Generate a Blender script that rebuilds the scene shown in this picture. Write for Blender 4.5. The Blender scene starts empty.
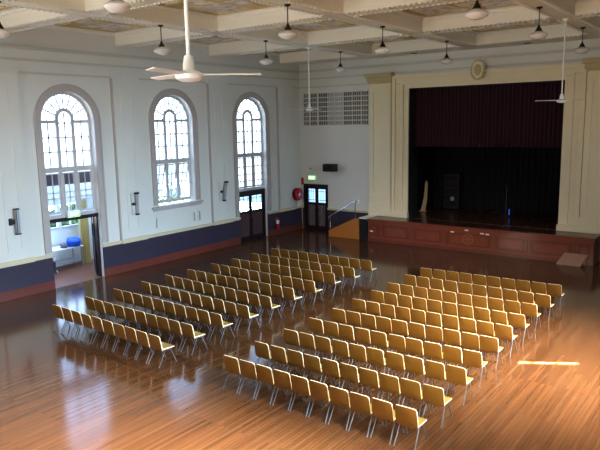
import bpy, bmesh, math, random
from mathutils import Vector, Matrix
random.seed(7)
C = bpy.context.scene.collection
PI = math.pi

# ------------------------------------------------------------------ helpers
class MB:
    def __init__(s): s.v = []; s.f = []; s.mi = []; s.cur = 0
    def quad(s, *p):
        n = len(s.v); s.v += [tuple(q) for q in p]; s.f.append(tuple(range(n, n + len(p)))); s.mi.append(s.cur)
    def box(s, x0, x1, y0, y1, z0, z1):
        if x0 > x1: x0, x1 = x1, x0
        if y0 > y1: y0, y1 = y1, y0
        if z0 > z1: z0, z1 = z1, z0
        n = len(s.v)
        s.v += [(x0,y0,z0),(x1,y0,z0),(x1,y1,z0),(x0,y1,z0),(x0,y0,z1),(x1,y0,z1),(x1,y1,z1),(x0,y1,z1)]
        for f in ((0,3,2,1),(4,5,6,7),(0,1,5,4),(1,2,6,5),(2,3,7,6),(3,0,4,7)):
            s.f.append(tuple(n + i for i in f)); s.mi.append(s.cur)
        return s
    def tube(s, p, q, r, r2=None, n=8, caps=True):
        p = Vector(p); q = Vector(q); r2 = r if r2 is None else r2
        d = (q - p).normalized(); a = Vector((0,0,1)) if abs(d.z) < .9 else Vector((1,0,0))
        u = d.cross(a).normalized(); w = d.cross(u)
        b = len(s.v)
        for c, rr in ((p, r), (q, r2)):
            for i in range(n):
                t = 2*PI*i/n; s.v.append(tuple(c + u*math.cos(t)*rr + w*math.sin(t)*rr))
        for i in range(n):
            j = (i+1) % n; s.f.append((b+i, b+j, b+n+j, b+n+i)); s.mi.append(s.cur)
        if caps:
            s.f.append(tuple(b+i for i in range(n))[::-1]); s.f.append(tuple(b+n+i for i in range(n))); s.mi += [s.cur]*2
        return s
    def path(s, pts, r, n=8):
        for a, b in zip(pts, pts[1:]): s.tube(a, b, r, n=n)
        return s
    def lathe(s, prof, n=20, c=(0,0,0), ax='z'):
        b = len(s.v)
        for (r, z) in prof:
            for i in range(n):
                t = 2*PI*i/n; x, y = r*math.cos(t), r*math.sin(t)
                p = (x, y, z) if ax == 'z' else ((z, x, y) if ax == 'x' else (x, z, y))
                s.v.append((c[0]+p[0], c[1]+p[1], c[2]+p[2]))
        for k in range(len(prof)-1):
            for i in range(n):
                j = (i+1) % n
                s.f.append((b+k*n+i, b+k*n+j, b+(k+1)*n+j, b+(k+1)*n+i)); s.mi.append(s.cur)
        return s
    def prism(s, poly, axis, a0, a1):
        """poly: 2D pts; axis 'x': pts are (y,z); 'y': (x,z); 'z': (x,y)"""
        def P(p, a):
            return (a, p[0], p[1]) if axis == 'x' else ((p[0], a, p[1]) if axis == 'y' else (p[0], p[1], a))
        n = len(poly); b = len(s.v)
        s.v += [P(p, a0) for p in poly] + [P(p, a1) for p in poly]
        s.f.append(tuple(b+i for i in range(n))[::-1]); s.f.append(tuple(b+n+i for i in range(n)))
        s.mi += [s.cur]*2
        for i in range(n):
            j = (i+1) % n; s.f.append((b+i, b+j, b+n+j, b+n+i)); s.mi.append(s.cur)
        return s

def tag(o, label=None, cat=None, group=None, kind=None):
    if label: o['label'] = label
    if cat: o['category'] = cat
    if group: o['group'] = group
    if kind: o['kind'] = kind
    return o
def mesh(name, mb, mats, smooth=False, bevel=0):
    me = bpy.data.meshes.new(name)
    me.from_pydata(mb.v, [], mb.f)
    if not isinstance(mats, (list, tuple)): mats = [mats]
    for m in mats: me.materials.append(m)
    for p, i in zip(me.polygons, mb.mi): p.material_index = i
    bm = bmesh.new(); bm.from_mesh(me)
    bmesh.ops.remove_doubles(bm, verts=bm.verts, dist=1e-5)
    bmesh.ops.recalc_face_normals(bm, faces=bm.faces)
    bm.to_mesh(me); bm.free()
    if smooth:
        for p in me.polygons: p.use_smooth = True
        try: me.set_sharp_from_angle(angle=math.radians(40))
        except Exception: pass
    return me
def obj(name, mb, mats, parent=None, smooth=False, bevel=0, loc=None):
    o = bpy.data.objects.new(name, mesh(name, mb, mats, smooth)); C.objects.link(o)
    if parent: o.parent = parent
    if loc: o.location = loc
    if bevel:
        b = o.modifiers.new('bevel', 'BEVEL'); b.width = bevel; b.segments = 2; b.limit_method = 'ANGLE'
    return o
def struct(name, mb, mats, parent=None, **k):
    o = obj(name, mb, mats, parent, **k)
    if not parent: o['kind'] = 'structure'
    return o
def thing(name, label, cat, loc=(0,0,0), rz=0, group=None):
    o = bpy.data.objects.new(name, None); C.objects.link(o); o.empty_display_size = .2
    o.location = loc; o.rotation_euler = (0, 0, rz)
    return tag(o, label, cat, group)
def dup(root, loc, label, rz=None):
    r = root.copy(); C.objects.link(r); r.location = loc; r['label'] = label
    if rz is not None: r.rotation_euler = (0, 0, rz)
    for ch in list(root.children):
        c = ch.copy(); C.objects.link(c); c.parent = r
        for g in list(ch.children):
            d = g.copy(); C.objects.link(d); d.parent = c
    return r

# ------------------------------------------------------------------ materials
def mat(name, col, rough=.6, metal=0, spec=None, bump=0, bscale=20, var=0, vscale=3, coat=0, emis=None, es=0):
    m = bpy.data.materials.new(name); m.use_nodes = True
    N = m.node_tree.nodes; L = m.node_tree.links; b = N['Principled BSDF']
    b.inputs['Base Color'].default_value = (*col, 1); b.inputs['Roughness'].default_value = rough
    b.inputs['Metallic'].default_value = metal
    if spec is not None: b.inputs['Specular IOR Level'].default_value = spec
    if coat: b.inputs['Coat Weight'].default_value = coat; b.inputs['Coat Roughness'].default_value = .1
    if emis: b.inputs['Emission Color'].default_value = (*emis, 1); b.inputs['Emission Strength'].default_value = es
    tc = N.new('ShaderNodeTexCoord')
    if var:
        nz = N.new('ShaderNodeTexNoise'); nz.inputs['Scale'].default_value = vscale; nz.inputs['Detail'].default_value = 4
        L.new(tc.outputs['Object'], nz.inputs['Vector'])
        mx = N.new('ShaderNodeMix'); mx.data_type = 'RGBA'
        mx.inputs[6].default_value = (*[c*(1-var) for c in col], 1); mx.inputs[7].default_value = (*[min(1, c*(1+var)) for c in col], 1)
        L.new(nz.outputs['Fac'], mx.inputs[0]); L.new(mx.outputs[2], b.inputs['Base Color'])
    if bump:
        nb = N.new('ShaderNodeTexNoise'); nb.inputs['Scale'].default_value = bscale
        L.new(tc.outputs['Object'], nb.inputs['Vector'])
        bp = N.new('ShaderNodeBump'); bp.inputs['Strength'].default_value = bump; bp.inputs['Distance'].default_value = .01
        L.new(nb.outputs['Fac'], bp.inputs['Height']); L.new(bp.outputs['Normal'], b.inputs['Normal'])
    return m

def floor_mat(name, c1, c2, rough=.115):
    m = bpy.data.materials.new(name); m.use_nodes = True
    N = m.node_tree.nodes; L = m.node_tree.links; b = N['Principled BSDF']
    tc = N.new('ShaderNodeTexCoord'); mp = N.new('ShaderNodeMapping')
    mp.inputs['Rotation'].default_value = (0, 0, PI/2)
    L.new(tc.outputs['Object'], mp.inputs['Vector'])
    br = N.new('ShaderNodeTexBrick'); br.inputs['Scale'].default_value = 1.0
    br.inputs['Brick Width'].default_value = 2.9; br.inputs['Row Height'].default_value = .085
    br.inputs['Mortar Size'].default_value = .003; br.inputs['Mortar Smooth'].default_value = .3
    br.offset = .37
    br.inputs['Color1'].default_value = (*c1, 1); br.inputs['Color2'].default_value = (*c2, 1)
    br.inputs['Mortar'].default_value = (*[c*.6 for c in c1], 1)
    L.new(mp.outputs['Vector'], br.inputs['Vector'])
    mp2 = N.new('ShaderNodeMapping'); mp2.inputs['Scale'].default_value = (11, .35, 1)
    L.new(tc.outputs['Object'], mp2.inputs['Vector'])
    nz = N.new('ShaderNodeTexNoise'); nz.inputs['Scale'].default_value = 1.2; nz.inputs['Detail'].default_value = 5
    L.new(mp2.outputs['Vector'], nz.inputs['Vector'])
    rp = N.new('ShaderNodeMapRange'); rp.inputs[1].default_value = .3; rp.inputs[2].default_value = .7
    rp.inputs[3].default_value = .82; rp.inputs[4].default_value = 1.2
    L.new(nz.outputs['Fac'], rp.inputs[0])
    mx = N.new('ShaderNodeMix'); mx.data_type = 'RGBA'; mx.blend_type = 'MULTIPLY'; mx.inputs[0].default_value = 1
    L.new(br.outputs['Color'], mx.inputs[6]); L.new(rp.outputs[0], mx.inputs[7]); L.new(mx.outputs[2], b.inputs['Base Color'])
    n2 = N.new('ShaderNodeTexNoise'); n2.inputs['Scale'].default_value = .7; n2.inputs['Detail'].default_value = 3
    L.new(tc.outputs['Object'], n2.inputs['Vector'])
    r2 = N.new('ShaderNodeMapRange'); r2.inputs[3].default_value = rough*.7; r2.inputs[4].default_value = rough*1.5
    L.new(n2.outputs['Fac'], r2.inputs[0]); L.new(r2.outputs[0], b.inputs['Roughness'])
    b.inputs['Specular IOR Level'].default_value = .75
    b.inputs['Coat Weight'].default_value = .0; b.inputs['Coat Roughness'].default_value = .12
    bp = N.new('ShaderNodeBump'); bp.inputs['Strength'].default_value = .035; bp.inputs['Distance'].default_value = .004
    L.new(nz.outputs['Fac'], bp.inputs['Height']); L.new(bp.outputs['Normal'], b.inputs['Normal'])
    L.new(bp.outputs['Normal'], b.inputs['Coat Normal'])
    return m

def panel_mat(name):
    """embossed plaster in the coffers: pale lilac grey and cream curls"""
    m = bpy.data.materials.new(name); m.use_nodes = True
    N = m.node_tree.nodes; L = m.node_tree.links; b = N['Principled BSDF']; b.inputs['Roughness'].default_value = .8
    tc = N.new('ShaderNodeTexCoord')
    nz = N.new('ShaderNodeTexNoise'); nz.inputs['Scale'].default_value = 2.2; nz.inputs['Distortion'].default_value = 2.5
    L.new(tc.outputs['Object'], nz.inputs['Vector'])
    vo = N.new('ShaderNodeTexVoronoi'); vo.inputs['Scale'].default_value = 3.2; vo.feature = 'SMOOTH_F1'
    L.new(tc.outputs['Object'], vo.inputs['Vector'])
    ad = N.new('ShaderNodeMath'); ad.operation = 'ADD'; L.new(nz.outputs['Fac'], ad.inputs[0]); L.new(vo.outputs['Distance'], ad.inputs[1])
    cr = N.new('ShaderNodeValToRGB'); e = cr.color_ramp.elements
    e[0].position = .55; e[0].color = (.50, .48, .56, 1); e[1].position = 1.0; e[1].color = (.88, .84, .80, 1)
    L.new(ad.outputs[0], cr.inputs[0]); L.new(cr.outputs[0], b.inputs['Base Color'])
    bp = N.new('ShaderNodeBump'); bp.inputs['Strength'].default_value = .5; bp.inputs['Distance'].default_value = .03
    L.new(ad.outputs[0], bp.inputs['Height']); L.new(bp.outputs['Normal'], b.inputs['Normal'])
    return m

def glass_mat(name, tint=(.95,.98,1), gl=.08, frost=0):
    m = bpy.data.materials.new(name); m.use_nodes = True
    N = m.node_tree.nodes; L = m.node_tree.links; N.remove(N['Principled BSDF']); out = N['Material Output']
    t = N.new('ShaderNodeBsdfTransparent'); t.inputs[0].default_value = (*tint, 1)
    g = N.new('ShaderNodeBsdfGlossy'); g.inputs['Roughness'].default_value = .05
    mx = N.new('ShaderNodeMixShader'); mx.inputs[0].default_value = gl
    L.new(t.outputs[0], mx.inputs[1]); L.new(g.outputs[0], mx.inputs[2]); last = mx
    if frost:
        d = N.new('ShaderNodeBsdfTranslucent'); d.inputs[0].default_value = (.75, .82, .85, 1)
        m2 = N.new('ShaderNodeMixShader'); m2.inputs[0].default_value = frost
        L.new(mx.outputs[0], m2.inputs[1]); L.new(d.outputs[0], m2.inputs[2]); last = m2
    L.new(last.outputs[0], out.inputs['Surface'])
    return m

M = {}
M['wall'] = mat('wall_paint', (.73, .74, .715), .75, bump=.05, bscale=8, var=.03, vscale=.6)
M['trim'] = mat('moulding_paint', (.60, .61, .58), .6)
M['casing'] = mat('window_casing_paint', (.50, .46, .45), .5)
M['sashp'] = mat('sash_paint', (.56, .54, .55), .5)
M['ledge'] = mat('ledge_cream', (.68, .60, .43), .5)
M['navy'] = mat('dado_navy', (.055, .046, .078), .38, var=.1, vscale=1)
M['base'] = mat('baseboard_red', (.17, .048, .036), .4, var=.15, vscale=2)
M['floor'] = floor_mat('floor_boards', (.102, .045, .020), (.135, .064, .028))
M['sfloor'] = floor_mat('stage_boards', (.10, .035, .022), (.13, .045, .03), .22)
M['beam'] = mat('ceiling_cream', (.85, .83, .75), .7, var=.02)
M['beamw'] = mat('ceiling_pale', (.85, .84, .80), .7)
M['panel'] = panel_mat('coffer_plaster')
M['gold'] = mat('old_gold', (.64, .52, .28), .55, var=.2, vscale=5)
M['cream'] = mat('proscenium_cream', (.82, .76, .58), .6, var=.04, vscale=1.5)
M['cream2'] = mat('proscenium_tan', (.55, .46, .27), .6, var=.05, vscale=2)
M['stagew'] = mat('stage_cedar', (.17, .042, .02), .35, var=.25, vscale=3, coat=.3)
M['stagew2'] = mat('stage_cedar_light', (.23, .06, .028), .35, var=.2, vscale=3, coat=.3)
M['valance'] = mat('maroon_velvet', (.045, .010, .022), .9)
M['black'] = mat('black_velvet', (.006, .007, .012), .95)
M['dark'] = mat('dark_void', (.012, .011, .014), .9)
M['doorw'] = mat('door_dark_wood', (.022, .010, .014), .4, var=.3, vscale=4)
M['doorm'] = mat('door_plank_brown', (.085, .045, .05), .45, var=.3, vscale=6)
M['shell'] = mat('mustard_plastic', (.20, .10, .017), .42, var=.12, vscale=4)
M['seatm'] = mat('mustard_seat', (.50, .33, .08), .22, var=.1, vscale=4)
M['rim'] = mat('pale_rim', (.92, .80, .56), .35)  # chair edges coloured paler to imitate window light catching them
M['leg'] = mat('grey_steel', (.15, .155, .18), .35, metal=.4)
M['bronze'] = mat('dark_bronze', (.05, .035, .025), .4, metal=.6)
M['opal'] = mat('opal_glass', (.85, .85, .87), .15)
M['fanw'] = mat('fan_white', (.88, .92, .95), .35)
M['blackp'] = mat('black_plastic', (.015, .015, .018), .5)
M['grey'] = mat('fitting_grey', (.40, .41, .45), .4, metal=.3)
M['red'] = mat('signal_red', (.50, .015, .03), .35)
M['chrome'] = mat('bright_steel', (.7, .7, .72), .2, metal=1)
M['white'] = mat('white_paint', (.82, .82, .8), .5)
M['orange'] = mat('stair_plywood', (.46, .185, .04), .45, var=.12, vscale=3)
M['exit'] = mat('exit_green', (.10, .55, .20), .5, emis=(.35, .9, .35), es=1.1)
M['exitw'] = mat('exit_letter', (.9, .95, .7), .5, emis=(.95, 1, .7), es=1.6)
M['pine'] = mat('pale_timber', (.62, .50, .33), .5, var=.1)
M['ramp'] = mat('ramp_timber', (.40, .25, .19), .5, var=.15, vscale=4)
M['blue'] = mat('blue_cloth', (.03, .12, .62), .7, bump=.4)
M['mauve'] = mat('blind_mauve', (.16, .14, .19), .8)
M['curtain'] = mat('straw_curtain', (.62, .52, .25), .8)
M['vent'] = mat('vent_dark', (.17, .165, .14), .8, var=.2, vscale=4)
M['ventp'] = mat('vent_pale', (.42, .42, .40), .8, var=.1, vscale=4)
M['lattice'] = mat('lattice_white', (.68, .69, .67), .6)
M['blindr'] = mat('roller_blind', (.65, .66, .66), .8)
M['leafg'] = mat('hedge_leaf', (.10, .16, .07), .8, bump=1, bscale=6, var=.5, vscale=5)
M['concrete'] = mat('yard_concrete', (.45, .45, .43), .8, var=.1)
M['glass'] = glass_mat('window_glass')
M['frost'] = glass_mat('reeded_glass', (.55, .68, .72), .12, .25)
M['afloor'] = floor_mat('annex_boards', (.20, .08, .05), (.25, .10, .06), .3)

# ------------------------------------------------------------------ walls with openings
def wall(name, plane, c, dirn, th, s0, s1, z0, z1, ops, m):
    """plane 'x' or 'y' at coordinate c; thickness runs along dirn; ops: (centre, halfwidth, bottom, top/spring, arch?)"""
    mb = MB()
    def P(s, z, d): return (c + d*dirn, s, z) if plane == 'x' else (s, c + d*dirn, z)
    def both(a, b, e, f):
        for d in (0, th): mb.quad(P(*a, d), P(*b, d), P(*e, d), P(*f, d))
    def rev(a, b): mb.quad(P(*a, 0), P(*b, 0), P(*b, th), P(*a, th))
    x = s0
    for (oc, hw, zb, zt, arch) in sorted(ops):
        both((x, z0), (oc-hw, z0), (oc-hw, z1), (x, z1))
        if zb > z0:
            both((oc-hw, z0), (oc+hw, z0), (oc+hw, zb), (oc-hw, zb)); rev((oc-hw, zb), (oc+hw, zb))
        rev((oc-hw, zb), (oc-hw, zt)); rev((oc+hw, zb), (oc+hw, zt))
        if arch:
            n = 28
            pts = [(oc - hw*math.cos(PI*i/n), zt + hw*math.sin(PI*i/n)) for i in range(n+1)]
            for a, b in zip(pts, pts[1:]): both(a, b, (b[0], z1), (a[0], z1)); rev(a, b)
        else:
            both((oc-hw, zt), (oc+hw, zt), (oc+hw, z1), (oc-hw, z1)); rev((oc-hw, zt), (oc+hw, zt))
        x = oc + hw
    both((x, z0), (s1, z0), (s1, z1), (x, z1))
    rev((s0, z0), (s0, z1)); rev((s1, z0), (s1, z1)); rev((s0, z1), (s1, z1))
    return struct(name, mb, m)

YB = -31.0; XR = 22.3; ZC = 9.9; ZB = 9.37
WIN = [-14.87, -9.55, -4.25]                    # window centres on the left wall
BACKWIN = [-20.2, -25.5]
HW = 1.13; SP = 6.35; TH = .42
wall('wall_left', 'x', 0, -1, TH, YB, 0, 0, ZC, [(-14.87, HW, 0, SP, 1), (-9.55, HW, 2.55, SP, 1), (-4.25, HW, 0, SP, 1), (-20.2, HW, 2.55, SP, 1), (-25.5, HW, 2.55, SP, 1)], M['wall'])
OX0, OX1, OZ0, OZ1 = 6.93, 14.37, 1.17, 7.75
wall('wall_back', 'y', 0, 1, .42, -TH, XR+.3, 0, ZC, [(1.06, .77, 0, 2.58, 0), ((OX0+OX1)/2, (OX1-OX0)/2, OZ0, OZ1, 0)], M['wall'])
wall('wall_right', 'x', XR, 1, .3, YB, 0, 0, ZC, [(y, HW, 2.55, SP, 1) for y in WIN+BACKWIN], M['wall'])
wall('wall_front', 'y', YB, -1, .3, -TH, XR+.3, 0, ZC, [], M['wall'])
mb = MB(); mb.box(0, XR, YB, 0, -.1, 0); struct('floor', mb, M['floor'])

# ------------------------------------------------------------------ ceiling: slab, beams, coffers
mb = MB(); mb.box(-TH, XR+.3, YB-.3, .42, ZC, ZC+.25); struct('ceiling', mb, M['beamw'])
LX = [(4.95, 5.75), (10.2, 11.0), (15.5, 16.3), (21.3, XR)]
CY = [(-1.71-5.36*k, -1.0-5.36*k) for k in range(6)]; CY[0] = (-1.71, 0)
tn = [0]
def tname():
    tn[0] += 1; return 'trim_%d' % tn[0]
for a, b in LX:
    mb = MB(); mb.box(a, b, YB, 0, ZB, ZC)
    mb.box(a+.18, a+.2, YB, -1.7, ZB-.012, ZB); mb.box(b-.2, b-.18, YB, -1.7, ZB-.012, ZB)
    struct(tname(), mb, M['beam'])
for a, b in CY:
    mb = MB(); x = 0
    for c, d in LX: mb.box(x, c, a, b, ZB, ZC); x = d
    struct(tname(), mb, M['beam'])
xs = [(0, 4.95), (5.75, 10.2), (11.0, 15.5), (16.3, 21.3)]
ys = [(-7.07, -1.71), ] + [(CY[k][1], CY[k-1][0]) for k in range(1, 6)][0:0]
ys = [(CY[k+1][1], CY[k][0]) for k in range(5)]
def ring(mb, x0, x1, y0, y1, w, z0, z1):
    mb.box(x0, x1, y0, y0+w, z0, z1); mb.box(x0, x1, y1-w, y1, z0, z1)
    mb.box(x0, x0+w, y0+w, y1-w, z0, z1); mb.box(x1-w, x1, y0+w, y1-w, z0, z1)
for (x0, x1) in xs:
    for (y0, y1) in ys:
        # stepped cornice inside the coffer, gold band, gilded ribbons, embossed field
        mb = MB(); ring(mb, x0, x1, y0, y1, .07, ZC-.16, ZC); ring(mb, x0, x1, y0, y1, .16, ZC-.07, ZC); struct(tname(), mb, M['beamw'])
        mb = MB(); ring(mb, x0+.16, x1-.16, y0+.16, y1-.16, .13, ZC-.05, ZC-.002)
        ix0, ix1, iy0, iy1 = x0+.16, x1-.16, y0+.16, y1-.16
        cx, cy = (x0+x1)/2, (y0+y1)/2
        hx, hy = (ix1-ix0)/2-.25, (iy1-iy0)/2-.25
        # ribbon: four-lobed scroll around a centre boss
        N = 64; prev = None
        for i in range(N+1):
            t = 2*PI*i/N; r = .62+.22*math.cos(4*t)
            p = (cx+hx*r*math.cos(t), cy+hy*r*math.sin(t)); q = (cx+hx*(r-.09)*math.cos(t), cy+hy*(r-.09)*math.sin(t))
            if prev: 
                for z in (ZC-.045,): mb.quad((prev[0][0], prev[0][1], z), (p[0], p[1], z), (q[0], q[1], z), (prev[1][0], prev[1][1], z))
                mb.quad((prev[0][0], prev[0][1], ZC-.005), (p[0], p[1], ZC-.005), (p[0], p[1], ZC-.045), (prev[0][0], prev[0][1], ZC-.045))
                mb.quad((prev[1][0], prev[1][1], ZC-.005), (q[0], q[1], ZC-.005), (q[0], q[1], ZC-.045), (prev[1][0], prev[1][1], ZC-.045))
            prev = (p, q)
        for sx, sy in ((1,0), (-1,0), (0,1), (0,-1)):
            mb.box(cx+sx*hx*.92-.28, cx+sx*hx*.92+.28, cy+sy*hy*.92-.28, cy+sy*hy*.92+.28, ZC-.05, ZC-.003)
        mb.lathe([(0, ZC-.13), (.2, ZC-.12), (.34, ZC-.06), (.5, ZC-.05), (.55, ZC-.004)], 16, (cx, cy, 0))
        struct(tname(), mb, M['gold'])
        mb = MB(); mb.box(x0+.3, x1-.3, y0+.3, y1-.3, ZC-.015, ZC-.001); struct(tname(), mb, M['panel'])
        # bead course on the beam undersides around the coffer
        mb = MB(); st = .17
        n = int((x1-x0)/st)
        for i in range(n):
            x = x0+(i+.25)*st
            if y1 < -2: mb.box(x, x+.09, y1+.05, y1+.13, ZB-.03, ZB)
            else: mb.box(x, x+.09, y1+.05, y1+.13, ZB-.03, ZB)
            mb.box(x, x+.09, y0-.13, y0-.05, ZB-.03, ZB)
        n = int((y1-y0)/st)
        for i in range(n):
            y = y0+(i+.25)*st
            if x0 > 1: mb.box(x0-.13, x0-.05, y, y+.09, ZB-.03, ZB)
            mb.box(x1+.05, x1+.13, y, y+.09, ZB-.03, ZB)
        struct(tname(), mb, M['beamw'])

# ------------------------------------------------------------------ wall mouldings, dado, baseboard
def hmould(z, d, h, m='trim', back=True):
    mb = MB()
    mb.box(0, d, YB, 0, z-h, z); mb.box(0, d*.6, YB, 0, z-h*1.8, z-h)
    struct(tname(), mb, M[m])
    mb = MB(); mb.box(d, XR, -d, 0, z-h, z); mb.box(d, XR, -d*.6, 0, z-h*1.8, z-h); struct(tname(), mb, M[m])
hmould(9.04, .09, .07); hmould(8.60, .05, .05)
mb = MB(); mb.box(0, .06, YB, 0, 8.06, 8.14); struct(tname(), mb, M['trim'])
mb = MB(); mb.box(.06, 4.6, -.05, 0, 8.06, 8.13); struct(tname(), mb, M['trim'])

def gaps(lo, hi, holes):
    x = lo
    for a, b in holes:
        if a > x: yield x, a
        x = b
    if hi > x: yield x, hi
holesL = [(-14.87-HW, -14.87+HW), (-4.25-HW, -4.25+HW)]
PIL = [-28.1, -22.8, -17.45, -12.15, -6.7, -1.45]
mbd, mbl, mbb = MB(), MB(), MB()
for a, b in gaps(YB, 0, holesL):
    mbd.box(0, .03, a, b, .32, 1.26); mbb.box(0, .055, a, b, 0, .28); mbb.box(0, .045, a, b, .28, .33)
    mbl.box(0, .11, a, b, 1.30, 1.38); mbl.box(0, .07, a, b, 1.24, 1.30)
struct('trim_left_dado', mbd, M['navy']); struct('baseboard_left', mbb, M['base']); struct('trim_left_ledge', mbl, M['ledge'])
mbd, mbl, mbb = MB(), MB(), MB()
for a, b in ((.11, .22), (1.9, 5.2), (16.2, XR)):
    mbd.box(a, b, -.03, 0, .32, 1.26); mbb.box(a, b, -.055, 0, 0, .32); mbl.box(a, b, -.09, 0, 1.24, 1.36)
struct('trim_back_dado', mbd, M['navy']); struct('baseboard_back', mbb, M['base']); struct('trim_back_ledge', mbl, M['ledge'])
mbd, mbl, mbb = MB(), MB(), MB()
mbd.box(XR-.03, XR, YB, -.12, .32, 1.26); mbb.box(XR-.055, XR, YB, -.12, 0, .32); mbl.box(XR-.09, XR, YB, -.12, 1.24, 1.36)
struct('trim_right_dado', mbd, M['navy']); struct('baseboard_right', mbb, M['base']); struct('trim_right_ledge', mbl, M['ledge'])

# raised wall strips (pilasters) with recessed panels
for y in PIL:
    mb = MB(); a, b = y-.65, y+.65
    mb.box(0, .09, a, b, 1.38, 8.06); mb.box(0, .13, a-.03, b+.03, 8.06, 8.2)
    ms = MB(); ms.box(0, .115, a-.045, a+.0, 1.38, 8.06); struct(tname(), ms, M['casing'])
    # panel moulding
    pa, pb = y-.28, y+.28
    for (q0, q1, r0, r1) in ((pa, pb, 7.72, 7.76), (pa, pb, 1.75, 1.79), (pa, pa+.04, 1.79, 7.72), (pb-.04, pb, 1.79, 7.72)):
        mb.box(.09, .11, q0, q1, r0, r1)
    struct(tname(), mb, M['wall'])
    lb = MB(); lb.box(0, .16, a-.02, b+.02, 1.24, 1.42); struct(tname(), lb, M['ledge'])
# flat panel mouldings under the sill of the middle window
mb = MB()
for (q0, q1, r0, r1) in ((-10.85, -8.3, 2.2, 2.24), (-10.85, -8.3, 1.52, 1.56), (-10.85, -10.81, 1.56, 2.2), (-8.34, -8.3, 1.56, 2.2)):
    mb.box(0, .03, q0, q1, r0, r1)
struct(tname(), mb, M['wall'])

# ------------------------------------------------------------------ arched windows
def arcpts(yc, r, zc, n=28): return [(yc - r*math.cos(PI*i/n), zc + r*math.sin(PI*i/n)) for i in range(n+1)]
def arch_band(mb, yc, r0, r1, zc, x0, x1, n=28):
    A = arcpts(yc, r0, zc, n); B = arcpts(yc, r1, zc, n)
    for i in range(n):
        a, b, c, d = A[i], A[i+1], B[i+1], B[i]
        mb.quad((x1, *a), (x1, *b), (x1, *c), (x1, *d)); mb.quad((x0, *a), (x0, *b), (x0, *c), (x0, *d))
        mb.quad((x0, *a), (x0, *b), (x1, *b), (x1, *a)); mb.quad((x0, *d), (x0, *c), (x1, *c), (x1, *d))
def radial(mb, yc, zc, ang, r0, r1, w, x0, x1):
    c, s = math.cos(ang), math.sin(ang)
    def p(r, o): return (yc + c*r - s*o, zc + s*r + c*o)
    mb.prism([p(r0, -w), p(r1, -w), p(r1, w), p(r0, w)], 'x', x0, x1)

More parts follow.
